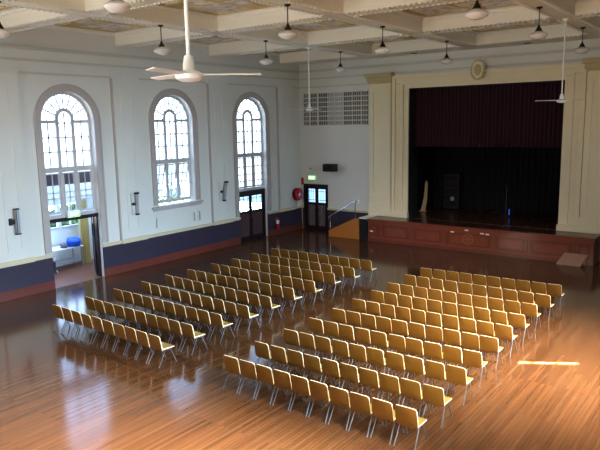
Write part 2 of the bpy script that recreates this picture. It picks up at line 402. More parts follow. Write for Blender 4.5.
def window(idx, yc, bottom, lower_glass=True, side=1, tilt=0, xw=0.0, cb=None):
    """side 1: left wall (room at +X); side -1: right wall"""
    S = side
    def X(d): return xw + S*d
    casing = MB(); o = HW; O = 1.41
    arch_band(casing, yc, o, O, SP, X(0), X(.05)); arch_band(casing, yc, O-.06, O+.005, SP, X(.05), X(.085))
    zb = bottom if cb is None else cb
    for a, b in ((yc-O, yc-o), (yc+o, yc+O)):
        casing.box(X(0), X(.05), a, b, zb, SP)
    casing.box(X(.05), X(.085), yc-O, yc-O+.06, zb, SP); casing.box(X(.05), X(.085), yc+O-.06, yc+O, zb, SP)
    w = struct('window_%d' % idx, casing, M['casing'], smooth=False)
    d0, d1 = X(-.30), X(-.21)
    fr = MB()
    arch_band(fr, yc, o-.1, o-.002, SP, d0, d1)
    z_tr = 4.42
    fr.box(d0, d1, yc-o, yc-o+.1, max(bottom, 2.8), SP); fr.box(d0, d1, yc+o-.1, yc+o, max(bottom, 2.8), SP)
    fr.box(X(-.33), X(-.17), yc-o+.1, yc+o-.1, z_tr, z_tr+.2)                      # transom
    cw = .33                                                                    # centre light half width
    for sgn in (-1, 1):
        fr.box(d0, d1, yc+sgn*cw-.065, yc+sgn*cw+.065, z_tr+.2, SP+.12)
        a, b = sorted((yc+sgn*(cw+.065), yc+sgn*(o-.1))); fr.box(d0, d1, a, b, SP-.06, SP+.06)
        fr.box(d0, d1, yc+sgn*cw-.065, yc+sgn*cw+.065, 2.8, z_tr)
    arch_band(fr, yc, cw-.065, cw+.065, SP+.12, d0, d1, 16)
    fr.box(X(-.33), X(-.17), yc-o+.1, yc+o-.1, 2.66, 2.8)
    obj('frame', fr, M['sashp'], w)
    gb = MB(); g0, g1 = X(-.27), X(-.245); t = .024
    # upper bars: every light two wide, three high
    for (l, r) in ((yc-o+.1, yc-cw-.065), (yc-cw+.065, yc+cw-.065), (yc+cw+.065, yc+o-.1)):
        m_ = (l+r)/2; top = SP-.06 if abs(m_-yc) > .1 else SP+.35
        gb.box(g0, g1, m_-t, m_+t, z_tr+.2, top)
        for z in (5.2, 5.75) + ((6.3,) if top > SP else ()): gb.box(g0, g1, l, r, z-t, z+t)
    for ang in (25, 48, 70, 90, 110, 132, 155): radial(gb, yc, SP+.08, math.radians(ang), cw+.06, (o-.1)*.97, t, g0, g1)
    arch_band(gb, yc, .72, .74, SP+.04, g0, g1, 18)
    obj('glazing_bars', gb, M['sashp'], w)
    pn = MB(); xg = X(-.255)
    pts = arcpts(yc, o-.09, SP); pn.quad(*[(xg, a, b) for a, b in [(yc-o+.09, z_tr+.1)] + pts + [(yc+o-.09, z_tr+.1)]])
    p = obj('pane', pn, M['glass'], w)
    if lower_glass:
        for k, (l, r) in enumerate(((yc-o+.11, yc-cw-.075), (yc-cw+.075, yc+cw-.075), (yc+cw+.075, yc+o-.11))):
            sa = MB(); H = z_tr-2.8-.04; f = .05
            sa.box(-.02, .02, l, l+f, -H, 0); sa.box(-.02, .02, r-f, r, -H, 0); sa.box(-.02, .02, l+f, r-f, -f, 0); sa.box(-.02, .02, l+f, r-f, -H, -H+f+.03)
            m_ = (l+r)/2; sa.box(-.01, .01, m_-t, m_+t, -H+f, -f)
            for q in (.3, .56, .78) if lower_glass != 'blind' else (.48, .62): sa.box(-.01, .01, l+f, r-f, -H*q-t, -H*q+t)
            so = obj('sash', sa, M['sashp'], w); so.location = (X(-.235), 0, z_tr-.02)
            tl = math.radians(tilt) if k != 1 else math.radians(tilt*.55)
            so.rotation_euler = (0, S*tl, 0)
            sp = MB(); sp.quad((0, l+f, -H+f), (0, r-f, -H+f), (0, r-f, -f), (0, l+f, -f)); obj('pane', sp, M['frost'] if tilt else M['glass'], so)
            if lower_glass == 'blind':
                bl = MB(); bl.box(-.035, -.03, l+f, r-f, -.05-.42, -.05); obj('blind', bl, M['mauve'], so)
    return w

w1 = window(1, WIN[0], 0, 'blind', cb=1.42); w2 = window(2, WIN[1], 2.62, True, tilt=13); w3 = window(3, WIN[2], 0, True, cb=1.42)
mb = MB(); mb.box(-.2, .16, WIN[1]-1.52, WIN[1]+1.52, 2.48, 2.56); mb.box(0, .09, WIN[1]-1.45, WIN[1]+1.45, 2.38, 2.48)
obj('sill', mb, M['casing'], w2)
for i, y in enumerate(BACKWIN):
    w = window(4+i, y, 2.62, True)
    mb = MB(); mb.box(-.2, .16, y-1.52, y+1.52, 2.48, 2.56); obj('sill', mb, M['casing'], w)

# right wall windows: same frames, unseen blinds added to block the sun, one slotted to shape a streak
SLIT = -10.17
for i, y in enumerate(WIN+BACKWIN):
    w = window(6+i, y, 2.62, True, side=-1, xw=XR)
    mb = MB(); mb.box(XR-.16, XR+.2, y-1.52, y+1.52, 2.48, 2.56); obj('sill', mb, M['casing'], w)
    bl = MB(); xb = XR+.31
    def rect(a, b, z0, z1): bl.box(xb, xb+.01, a, b, z0, z1)
    if i == 1:
        rect(y-1.4, SLIT-.10, 2.3, 7.8); rect(SLIT+.10, y+1.4, 2.3, 7.8); rect(SLIT-.10, SLIT+.10, 2.3, 4.63); rect(SLIT-.10, SLIT+.10, 6.12, 7.8)
    else: rect(y-1.4, y+1.4, 2.3, 7.8)
    obj('blind', bl, M['blindr'], w)

# ------------------------------------------------------------------ doors
def glazed_leaf(name, w, h, parent=None, knob=1):
    """leaf in local XZ plane, hinge at x=0; front -Y"""
    f = MB(); t = .05; st = .1; g0, g1 = 1.62*h/2.55, h-.12
    f.box(0, st, -t, 0, 0, h); f.box(w-st, w, -t, 0, 0, h); f.box(st, w-st, -t, 0, g1, h)
    f.box(st, w-st, -t, 0, g0-.14, g0); f.box(st, w-st, -t, 0, 0, .22)
    o = obj(name, f, M['doorw'], parent)
    p = MB(); n = 5; bw = (w-2*st)/n
    for i in range(n): p.box(st+i*bw+.008, st+(i+1)*bw-.008, -t*.8, -t*.3, .22, g0-.14)
    obj('plank_panel', p, M['doorm'], o)
    q = MB(); q.box(w/2-.012, w/2+.012, -.035, -.015, g0, g1)
    for zz in (.18, .82): q.box(st, w-st, -.035, -.015, g0+(g1-g0)*zz-.01, g0+(g1-g0)*zz+.01)
    q.box(st+.12, st+.135, -.035, -.015, g0, g1); q.box(w-st-.135, w-st-.12, -.035, -.015, g0, g1)
    obj('glazing_bars', q, M['doorw'], o)
    g = MB(); g.quad((st, -.025, g0), (w-st, -.025, g0), (w-st, -.025, g1), (st, -.025, g1)); obj('pane', g, M['frostd'], o)
    k = MB(); kx = w-.06 if knob > 0 else .06
    k.lathe([(.0, -.09), (.03, -.085), (.035, -.065), (.012, -.05), (.012, 0)], 10, (kx, -t+.005, 1.05), 'y'); obj('knob', k, M['bronze'], o, smooth=True)
    return o
M['frostd'] = glass_mat('door_glass', (.30, .42, .55), .1, .05)
# door_1: dark head beam of the first bay, its leaf swung back against the far jamb
d1 = MB(); y0, y1 = WIN[0]-HW, WIN[0]+HW
d1.box(-.33, -.12, y0, y1, 2.52, 2.66); d1.box(-.30, -.16, y0, y0+.06, 0, 2.52); d1.box(-.30, -.16, y1-.09, y1, 0, 2.52)
door1 = struct('door_1', d1, M['doorw'])
lf = glazed_leaf('door_leaf', 1.02, 2.5, door1); lf.location = (-.46, y1-.04, .01); lf.rotation_euler = (0, 0, math.radians(150))
# door_2: closed double doors under the third window
d2 = MB(); y0, y1 = WIN[2]-HW, WIN[2]+HW
d2.box(-.30, -.14, y0, y1, 2.5, 2.66); d2.box(-.30, -.14, y0, y0+.09, 0, 2.5); d2.box(-.30, -.14, y1-.09, y1, 0, 2.5)
door2 = struct('door_2', d2, M['doorw'])
for s, yy in ((0, y0+.09), (1, y0+1.13)):
    lf = glazed_leaf('door_leaf', 1.03, 2.48, door2, 1 if s == 0 else -1); lf.location = (-.24, yy, .01); lf.rotation_euler = (0, 0, PI/2)
# door_3: in the back wall by the corner
d3 = MB(); d3.box(.29, .35, .02, .2, 0, 2.58); d3.box(1.77, 1.83, .02, .2, 0, 2.58); d3.box(.35, 1.77, .02, .2, 2.5, 2.58)
d3.box(.22, .29, -.04, .02, 0, 2.65); d3.box(1.83, 1.9, -.04, .02, 0, 2.65); d3.box(.22, 1.9, -.04, .02, 2.58, 2.66)
door3 = struct('door_3', d3, M['doorw'])
for xx, kn in ((.35, 1), (1.06, -1)):
    lf = glazed_leaf('door_leaf', .71, 2.49, door3, kn); lf.location = (xx, .12, .01)

mb = MB(); mb.box(-.6, -.0, WIN[2]-HW, WIN[2]+HW, -.1, .012); struct('trim_threshold_left', mb, M['doorw'])
mb = MB(); mb.box(.29, 1.83, .0, .6, -.1, .012); struct('trim_threshold_back', mb, M['doorw'])
# ------------------------------------------------------------------ annex seen through the open doorway
mb = MB(); mb.box(-3.4, -TH, -18.3, -11.7, -.1, -.001); mb.box(-TH, 0, WIN[0]-HW, WIN[0]+HW, -.1, -.001); struct('floor_annex', mb, M['afloor'])
wall('wall_annex_back', 'x', -3.4, -1, .15, -18.3, -11.7, 0, 4.1, [(-14.3, .75, 1.75, 2.75, 0), (-16.4, .75, 1.75, 2.75, 0), (-12.9, .5, 1.75, 2.75, 0)], M['wall'])
wall('wall_annex_side', 'y', -11.7, 1, .15, -3.55, -TH, 0, 3.2, [], M['wall'])
wall('wall_annex_far', 'y', -18.3, -1, .15, -3.55, -TH, 0, 3.2, [], M['wall'])
mb = MB()
for yc, h in ((-14.3, .75), (-16.4, .75), (-12.9, .5)):
    mb.box(-3.5, -3.36, yc-h, yc+h, 1.7, 1.76); mb.box(-3.5, -3.42, yc-.025, yc+.025, 1.75, 2.75); mb.box(-3.5, -3.42, yc-h, yc+h, 2.3, 2.33)
struct('trim_annex', mb, M['sashp'])
mb = MB(); mb.box(-26, -3.6, -40, 8, -.12, -.02); struct('ground', mb, M['concrete'])
# bench
t = thing('metal_bench', 'pale two-tier work bench against the annex wall beyond the open doorway', 'bench', (-2.85, -13.95, 0))
mb = MB(); mb.box(-.38, .42, -1.25, .95, .9, .95); obj('bench_top', mb, M['white'], t, bevel=.01)
mb = MB(); mb.box(-.33, .38, -1.15, .88, .3, .34); obj('shelf', mb, M['grey'], t)
for sx in (-.33, .36):
    for sy in (-1.15, .88):
        mb = MB(); mb.tube((sx, sy, 0), (sx, sy, .9), .022); obj('leg', mb, M['grey'], t)
def blob(name, loc, sc, m, label, cat, seed=0):
    bm = bmesh.new(); bmesh.ops.create_icosphere(bm, subdivisions=3, radius=1)
    rnd = random.Random(seed); ph = [rnd.uniform(0, 6) for _ in range(6)]
    for v in bm.verts:
        k = 1+.12*math.sin(3*v.co.x+ph[0])*math.cos(4*v.co.y+ph[1])+.08*math.sin(6*v.co.z+ph[2]+2*v.co.x)
        v.co = Vector((v.co.x*k*sc[0], v.co.y*k*sc[1], max(v.co.z*k, -.75)*sc[2]+.75*sc[2]))
    me = bpy.data.meshes.new(name); bm.to_mesh(me); bm.free(); me.materials.append(m)
    for p in me.polygons: p.use_smooth = True
    o = bpy.data.objects.new(name, me); C.objects.link(o); o.location = loc
    return tag(o, label, cat)
blob('cloth_bundle', (-2.62, -13.35, .95), (.3, .32, .24), M['blue'], 'bright blue bundle lying on top of the annex bench', 'bundle', 1)
blob('small_bag', (-2.6, -13.85, .95), (.14, .16, .13), M['mauve'], 'small dark bag on the annex bench left of the blue bundle', 'bag', 2)
t = thing('hand_cart', 'small dark folding cart standing below the left end of the annex bench', 'cart', (-2.2, -14.75, 0))
mb = MB(); mb.box(-.15, .15, -.12, .12, .1, .55); obj('cart_body', mb, M['blackp'], t, bevel=.03)
mb = MB(); mb.path([(.1, -.1, .5), (.1, -.1, .8), (.1, .1, .8), (.1, .1, .5)], .012); obj('handle', mb, M['chrome'], t)
for sy in (-.13, .13):
    mb = MB(); mb.lathe([(.0, -.02), (.09, -.02), (.09, .02), (0, .02)], 14, (.12, sy, .09), 'y'); obj('wheel', mb, M['grey'], t)
mb = MB(); n = 40
def drape(mb, x0, x1, y, z0, z1, amp, waves, n=120, axis='x', seed=0):
    rnd = random.Random(seed); ph = rnd.uniform(0, 6)
    P = []
    for i in range(n+1):
        u = i/n; s = x0+(x1-x0)*u
        d = amp*math.sin(2*PI*waves*u+ph)+amp*.4*math.sin(2*PI*waves*.37*u+1.3)
        P.append((s, y+d) if axis == 'x' else (y+d, s))
    for a, b in zip(P, P[1:]): mb.quad((*a, z0), (*b, z0), (*b, z1), (*a, z1))
    return mb
mb = drape(MB(), -12.95, -12.42, -2.75, .05, 2.95, .05, 5, 60, 'y'); tag(obj('curtain', mb, M['curtain'], smooth=True), 'straw coloured curtain hanging inside the annex beside the open doorway', 'curtain')
mb = MB(); mb.tube((-2.75, -13.1, 2.97), (-2.75, -11.75, 2.97), .02); tag(obj('curtain_rod', mb, M['grey']), 'thin rod carrying the straw curtain in the annex', 'rod')
# outside hedge behind middle and far windows
for i, (x, y, s) in enumerate(((-8.5, -9.8, 1.5), (-9, -5.9, 1.6), (-8.7, -1.9, 1.55), (-9.3, 2.1, 1.6))):
    bm = bmesh.new(); bmesh.ops.create_icosphere(bm, subdivisions=5, radius=1); rnd = random.Random(i)
    for v in bm.verts:
        k = 1+rnd.uniform(-.10, .10)+.12*math.sin(5*v.co.x+i)*math.sin(6*v.co.y)+.1*math.sin(7*v.co.z+i)
        v.co *= k; v.co.z = max(v.co.z, -.85); v.co.x *= s*.8; v.co.y *= s; v.co.z = (v.co.z+.85)*s*.85
    me = bpy.data.meshes.new('garden_shrub'); bm.to_mesh(me); bm.free(); me.materials.append(M['leafg'])
    o = bpy.data.objects.new('garden_shrub', me); C.objects.link(o); o.location = (x, y, -.02)
    tag(o, 'green shrub in the yard outside the left wall windows', 'shrub', 'shrubs outside the left windows')

# ------------------------------------------------------------------ proscenium
def vbox(mb, x0, x1, d, z0, z1): mb.box(x0, x1, -d, 0, z0, z1)
for (a, b, s) in ((4.72, 6.0, 1), (15.27, 16.57, -1)):
    mb = MB(); vbox(mb, a, b, .20, 1.18, 8.15); vbox(mb, a-.04, b+.04, .26, 1.18, 1.75); vbox(mb, a-.02, b+.02, .235, 1.75, 1.85)
    mb.cur = 0
    # raised stiles round a recessed field
    for (q0, q1, r0, r1) in ((a+.02, a+.26, 2.0, 7.9), (b-.26, b-.02, 2.0, 7.9), (a+.26, b-.26, 7.65, 7.9), (a+.26, b-.26, 2.0, 2.3)):
        mb.box(q0, q1, -.235, -.2, r0, r1)
    struct(tname(), mb, M['cream'])
    mb = MB(); vbox(mb, a-.04, b+.02, .25, 8.06, 8.14); vbox(mb, a-.1, b+.05, .30, 8.14, 8.36); vbox(mb, a-.18, b+.08, .38, 8.36, 8.56)
    struct(tname(), mb, M['cream2'])
# architrave: outer band, ornamented band, inner fascia
mb = MB(); mo = MB()
for s in (0, 1):
    def mx(x): return x if s == 0 else 21.3-x
    def bx(m_, x0, x1, d, z0, z1): m_.box(min(mx(x0), mx(x1)), max(mx(x0), mx(x1)), -d, 0, z0, z1)
    bx(mb, 6.05, 6.22, .22, 1.18, 8.4); bx(mb, 6.22, 6.52, .13, 1.18, 8.0); bx(mb, 6.52, 6.66, .18, 1.18, 7.95)
    bx(mb, 6.66, 6.93, .10, 1.18, 7.75); bx(mb, 6.0, 6.96, .25, 1.18, 1.45)
    z = 1.6
    while z < 7.9:
        bx(mo, 6.29, 6.45, .142, z, z+.11); bx(mo, 6.33, 6.41, .146, z+.13, z+.17); z += .24
mb.box(6.22, 15.08, -.22, 0, 8.26, 8.42); mb.box(6.22, 15.08, -.13, 0, 8.02, 8.26); mb.box(6.52, 14.78, -.18, 0, 7.92, 8.02); mb.box(6.66, 14.64, -.10, 0, 7.75, 7.92)
x = 6.6
while x < 14.8:
    if abs(x-10.5) > .4: mo.box(x, x+.11, -.142, 0, 8.08, 8.19)
    x += .24
struct('trim_proscenium', mb, M['cream']); struct('trim_proscenium_beads', mo, M['cream'])
# crest
t = thing('plaster_crest', 'oval cream plaster crest with wreath at the top centre of the stage arch', 'crest', (10.57, -.24, 7.95))
mb = MB()
prof = [(-.20, .80), (.0, .88), (.20, .80), (.27, .62), (.27, .38), (.18, .16), (0, .02), (-.18, .16), (-.27, .38), (-.27, .62)]
mb.prism(prof, 'y', -.10, .02); obj('shield', mb, M['cream'], t, bevel=.03)
mb = MB(); mb.prism([(x*.62, .45+(z-.45)*.62) for x, z in prof], 'y', -.14, -.1); obj('boss', mb, M['cream2'], t, bevel=.02)
mb = MB()
for i in range(18):
    a = 2*PI*i/18; mb.lathe([(0, -.05), (.05, -.03), (.06, 0), (.04, .04), (0, .05)], 8, (.34*math.cos(a), -.06, .46+.42*math.sin(a)), 'y')
obj('wreath', mb, M['gold'], t, smooth=True)

# stage body
SX0, SX1, SY = 5.28, 16.15, -1.3
st = thing('stage_platform', 'low panelled cedar stage front running beneath the cream arch', 'stage', ((SX0+SX1)/2, SY, 0))
def lo(mb_): 
    mb_.v = [(x-(SX0+SX1)/2, y-SY, z) for x, y, z in mb_.v]; return mb_
mb = MB(); mb.box(SX0, SX1, SY, -.06, 0, 1.1); obj('carcass', lo(mb), M['stagew'], st)
mb = MB(); mb.box(SX0-.04, SX1+.04, SY-.07, -.27, 1.1, 1.17); mb.box(SX0-.02, SX1+.02, SY-.03, SY, .98, 1.1); obj('deck_nosing', lo(mb), M['stagew2'], st, bevel=.012)
mb = MB(); mb.box(SX0, SX1, SY-.03, SY, 0, .16); obj('plinth', lo(mb), M['stagew'], st)
divs = [5.28, 6.03, 7.78, 9.5, 11.89, 13.46, 15.41, 16.12]
for a, b in zip(divs, divs[1:]):
    mb = MB(); w = .09
    mb.box(a+.02, a+.02+w, SY-.03, SY, .16, .98); mb.box(b-.02-w, b-.02, SY-.03, SY, .16, .98)
    mb.box(a+.02+w, b-.02-w, SY-.03, SY, .88, .98); mb.box(a+.02+w, b-.02-w, SY-.03, SY, .16, .26)
    if b-a > .8:
        mb.box(a+.26, b-.26, SY-.022, SY, .36, .78); mb.box(a+.32, b-.32, SY-.034, SY-.022, .42, .72)
    else: mb.box(a+.22, b-.22, SY-.022, SY, .36, .78)
    obj('front_panel', lo(mb), M['stagew2'], st, bevel=.008)
mb = MB(); n = 28
for i in range(n):
    a0, a1 = 2*PI*i/n, 2*PI*(i+1)/n
    mb.tube((10.7+.24*math.cos(a0), SY-.045, .60+.24*math.sin(a0)), (10.7+.24*math.cos(a1), SY-.045, .60+.24*math.sin(a1)), .016, n=6)
for a in range(6):
    mb.tube((10.7, SY-.045, .6), (10.7+.22*math.cos(a*PI/3), SY-.045, .6+.22*math.sin(a*PI/3)), .014, n=6)
obj('rosette', lo(mb), mat('rosette_wood', (.34, .13, .07), .45), st)
for (x, z) in ((5.5, .53), (9.92, .89), (10.63, 1.03), (11.37, .93), (11.62, .92)):
    mb = MB(); mb.box(x-.09, x+.09, SY-.085 if z > 1 else SY-.05, SY-.02, z-.035, z+.035); obj('vent_cover', lo(mb), M['white'], st, bevel=.015)
# stage interior
mb = MB(); mb.box(5.2, 16.1, .43, 6.5, 1.05, 1.178); mb.box(OX0+.03, OX1-.03, 0, .43, 1.171, 1.178); struct('floor_stage', mb, M['sfloor'])
mb = MB(); mb.box(SX0-.04, SX1+.04, -.27, -.005, 1.1, 1.17); mb.box(SX0, SX1, SY+.06, -.27, 1.168, 1.172); struct('floor_apron', mb, M['sfloor'])
mb = MB(); mb.box(5.0, 16.3, 6.5, 6.65, 1.0, 8.6); mb.box(5.0, 5.2, .43, 6.5, 1.0, 8.6); mb.box(16.1, 16.3, .43, 6.5, 1.0, 8.6); mb.box(5.0, 16.3, .43, 6.65, 8.6, 8.8)
struct('wall_stage', mb, M['dark'])
mb = MB(); mb.box(OX0, OX0+.03, -.02, .43, 1.17, 7.75); mb.box(OX1-.03, OX1, -.02, .43, 1.17, 7.75); mb.box(OX0, OX1, -.02, .43, 7.72, 7.75); struct('trim_stage_reveal', mb, M['dark'])
def cur(name, args, m, label, lo_=0.0):
    o = obj(name, drape(MB(), *args), m, smooth=True); return tag(o, label, 'curtain')
cur('stage_valance', (6.3, 15.0, .75, 4.82, 8.4, .05, 46, 520, 'x', 1), M['valance'], 'deep maroon velvet valance across the upper half of the stage opening')
cur('backdrop_curtain', (6.2, 15.2, 4.6, 1.19, 8.3, .07, 30, 380, 'x', 2), M['black'], 'full width black backdrop curtain at the rear of the stage')
cur('wing_curtain', (.75, 1.25, 6.75, 1.19, 8.3, .05, 3, 60, 'y', 3), M['black'], 'black wing curtain hanging at the left side of the stage opening')
cur('wing_curtain', (.95, 3.0, 14.15, 1.19, 8.3, .05, 9, 120, 'y', 4), M['black'], 'black wing curtain hanging at the right side of the stage opening')
# things on the stage
t = thing('leaning_board', 'narrow pale board leaning upright at the left of the dark stage', 'board', (6.72, 2.4, 1.18))
mb = MB(); mb.prism([(-.25, .02), (.02, .02), (.12, .6), (.16, 1.55), (.08, 1.72), (-.0, 1.6), (-.06, .8)], 'y', -.04, .04); obj('plank', mb, M['pine'], t, bevel=.01)
mb = MB(); mb.box(-.33, .1, -.12, .12, 0, .03); obj('foot', mb, M['ramp'], t)
t = thing('equipment_rack', 'tall black equipment rack in the shadow at stage left', 'rack', (7.6, 4.1, 1.17))
mb = MB(); mb.box(-.45, .45, -.25, .25, .05, 2.0); obj('cabinet', mb, M['blackp'], t, bevel=.02)
mb = MB()
for k in range(5): mb.box(-.38, .38, -.27, -.25, .2+.35*k, .48+.35*k)
obj('front_grille', mb, M['dark'], t)
mb = MB(); mb.lathe([(0, -.02), (.12, -.015), (.13, 0)], 16, (.1, -.27, .62), 'y'); obj('speaker_cone', mb, M['grey'], t)
t = thing('stage_lamp', 'small upright lamp glowing blue near the centre of the stage', 'lamp', (11.3, 2.6, 1.172))
mb = MB(); mb.lathe([(0, 0), (.13, 0), (.13, .03), (.02, .04), (.02, .12), (0, .12)], 14); obj('base', mb, M['blackp'], t)
mb = MB(); mb.lathe([(0, .12), (.035, .12), (.035, .42), (0, .44)], 12); obj('tube', mb, mat('blue_glow', (.05, .1, .5), .4, emis=(.1, .2, 1), es=.3), t)  # glowing tube added to imitate a blue reflection
t = thing('microphone_stand', 'thin dark microphone stand barely visible in the middle of the stage', 'stand', (10.9, 3.3, 1.172))
mb = MB(); mb.lathe([(0, 0), (.15, 0), (.15, .03), (0, .04)], 14); obj('base', mb, M['blackp'], t)
mb = MB(); mb.tube((0, 0, .03), (0, 0, 1.5), .013); obj('pole', mb, M['leg'], t)
mb = MB(); mb.tube((0, 0, 1.5), (0, -.12, 1.58), .02, .03); obj('microphone', mb, M['blackp'], t)

# steps at the left end of the stage
t = thing('stage_steps', 'orange plywood steps with steel handrail climbing to the stage\'s left end', 'steps', (2.8, -1.3, 0))
mb = MB(); mb.prism([(0, 0), (1.92, 0), (1.92, 1.12), (1.66, 1.12), (0, .32)], 'y', 0, .04); obj('side_panel', mb, M['orange'], t, bevel=.006)
mb = MB(); mb.prism([(0, 0), (1.92, 0), (1.92, 1.12), (1.66, 1.12), (0, .32)], 'y', 1.1, 1.14); obj('side_panel', mb, M['orange'], t, bevel=.006)
for k in range(5):
    x0 = .03+k*.36; mb = MB(); mb.box(x0, x0+.42 if k < 4 else 1.9, .04, 1.1, .18+.2*k, .22+.2*k); mb.box(x0, x0+.02, .04, 1.1, .2*k+.0, .18+.2*k); obj('tread', mb, M['stagew2'], t)
mb = MB(); mb.path([(.1, .02, .3), (.1, .02, 1.12)], .022); mb.path([(1.68, .02, 1.0), (1.68, .02, 2.0)], .022)
mb.path([(-.03, .02, 1.0), (.1, .02, 1.12), (1.68, .02, 2.02), (1.9, .02, 2.08), (1.93, .02, 1.95)], .024); obj('handrail', mb, M['chrome'], t, smooth=True)
t = thing('stage_landing', 'dark gap with pale top board bridging the orange steps and the stage', 'landing', (4.73, -1.3, 0))
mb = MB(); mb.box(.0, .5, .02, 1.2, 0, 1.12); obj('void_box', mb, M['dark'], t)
mb = MB(); mb.box(0, .505, -.02, 1.22, 1.12, 1.19); obj('top_board', mb, M['white'], t, bevel=.01)
# ramp at right
def sh(m_):
    m_.v = [(x+.55*y, y, z) for x, y, z in m_.v]; return m_
t = thing('loading_ramp', 'short pale timber ramp propped against the right end of the stage front', 'ramp', (15.3, -1.7, 0))
mb = MB(); mb.prism([(-.06, .0), (-.06, .05), (.335, .46), (.335, .40), (.0, .0)], 'x', -.47, .47)
o = obj('ramp_board', sh(mb), M['ramp'], t)
mb = MB()
for k in range(4): mb.prism([(.02+.09*k, .128+.0935*k), (.04+.09*k, .15+.0935*k), (.055+.09*k, .165+.0935*k), (.04+.09*k, .14+.0935*k)], 'x', -.44, .44)
obj('cleats', sh(mb), M['pine'], t)
mb = MB(); mb.box(-.4, -.34, .28, .335, 0, .36); mb.box(.34, .4, .28, .335, 0, .36); obj('prop', sh(mb), M['ramp'], t)

# ------------------------------------------------------------------ things on the walls
cols = [(.33, .66), (.80, 1.22), (1.36, 1.94), (1.99, 2.36), (2.46, 2.92), (3.02, 3.52), (3.58, 4.08), (4.15, 4.54)]
ordn = ['first', 'second', 'third', 'fourth', 'fifth', 'sixth', 'seventh', 'eighth', 'ninth', 'tenth']
for i, (a, b) in enumerate(cols):
    pale = i in (3, 4)
    t = thing('lattice_vent', '%s lattice vent panel, %s from the left corner, high on back wall' % ('pale' if pale else 'dark', ordn[i]), 'vent', ((a+b)/2, 0, 5.98), group='lattice vents on the back wall')
    w = (b-a)/2
    mb = MB(); mb.box(-w, w, -.015, -.002, 0, 1.78); obj('backing', mb, M['ventp'] if pale else M['vent'], t)
    mb = MB(); mb.box(-w-.03, -w, -.035, -.002, -.03, 1.81); mb.box(w, w+.03, -.035, -.002, -.03, 1.81)
    for k in range(8): mb.box(-w, w, -.035, -.015, k*.254-.03, k*.254+.03)
    mb.box(-.012, .012, -.03, -.015, 0, 1.78); mb.box(-w*.5-.01, -w*.5+.01, -.03, -.015, 0, 1.78); mb.box(w*.5-.01, w*.5+.01, -.03, -.015, 0, 1.78)
    obj('lattice', mb, M['lattice'], t)
# loudspeaker
t = thing('wall_speaker', 'black box loudspeaker bracketed on the back wall above the steps', 'speaker', (2.3, -.35, 3.45))
mb = MB(); mb.box(-.38, .38, -.2, .18, 0, .42); obj('cabinet', mb, M['blackp'], t, bevel=.02)
mb = MB(); mb.box(-.34, .34, -.215, -.2, .04, .38); obj('grille', mb, M['dark'], t)
mb = MB(); mb.box(-.04, .04, .18, .349, .17, .25); obj('bracket', mb, M['grey'], t)
def textmesh(s, size, depth=.004):
    cu = bpy.data.curves.new('t', 'FONT'); cu.body = s; cu.size = size; cu.extrude = depth; cu.align_x = 'CENTER'; cu.align_y = 'CENTER'
    o = bpy.data.objects.new('t', cu); C.objects.link(o)
    dg = bpy.context.evaluated_depsgraph_get(); me = bpy.data.meshes.new_from_object(o.evaluated_get(dg)); bpy.data.objects.remove(o)
    return me
def exit_sign(label, loc, rz):
    t = thing('exit_sign', label, 'sign', loc, rz)
    mb = MB(); mb.box(-.27, .27, -.05, .05, 0, .26); obj('housing', mb, M['white'], t, bevel=.01)
    mb = MB(); mb.box(-.25, .25, -.058, -.05, .02, .24); obj('face', mb, M['exit'], t)
    me = textmesh('EXIT', .19); me.materials.append(M['exitw'])
    o = bpy.data.objects.new('lettering', me); C.objects.link(o); o.parent = t; o.location = (0, -.062, .13); o.rotation_euler = (PI/2, 0, 0)
    return t
exit_sign('green lit exit sign on the back wall above the corner door', (.86, -.052, 2.9), 0)
exit_sign('green lit exit sign on the beam over the open doorway', (-.065, -14.9, 2.64), PI/2)
# smoke detector dot above the exit sign
mb = MB(); mb.lathe([(0, -.08), (.05, -.07), (.06, 0)], 12, (.72, -.001, 3.55), 'y'); tag(obj('wall_sensor', mb, M['grey']), 'tiny dark sensor on the back wall above the exit sign', 'sensor')
# red notice
mb = MB(); mb.box(.04, .2, -.02, .004, 2.6, 3.0); tag(obj('fire_notice', mb, M['red']), 'small red notice plate in the corner above the hose reel', 'sign')
# hose reel
t = thing('hose_reel', 'red fire hose reel on the left wall beside the corner', 'hose reel', (.0, -.62, 2.1))
mb = MB(); mb.lathe([(0, .07), (.34, .07), (.36, .09), (.36, .11), (.1, .12)], 28, ax='x'); mb.lathe([(.1, .27), (.36, .28), (.36, .30), (.34, .31), (.12, .33), (0, .33)], 28, ax='x'); obj('drum_discs', mb, M['red'], t, smooth=True)
mb = MB(); mb.lathe([(.08, .11), (.28, .11), (.30, .15), (.30, .24), (.28, .28), (.08, .28)], 24, ax='x'); obj('hose', mb, M['blackp'], t, smooth=True)
mb = MB(); mb.box(.01, .07, -.06, .06, -.1, .1); mb.lathe([(.0, .34), (.07, .335), (.08, .33)], 12, ax='x'); obj('hub', mb, M['chrome'], t)
mb = MB(); mb.path([(.2, .05, -.3), (.2, .06, -.75), (.12, .06, -.8)], .025); obj('nozzle_tube', mb, M['white'], t)
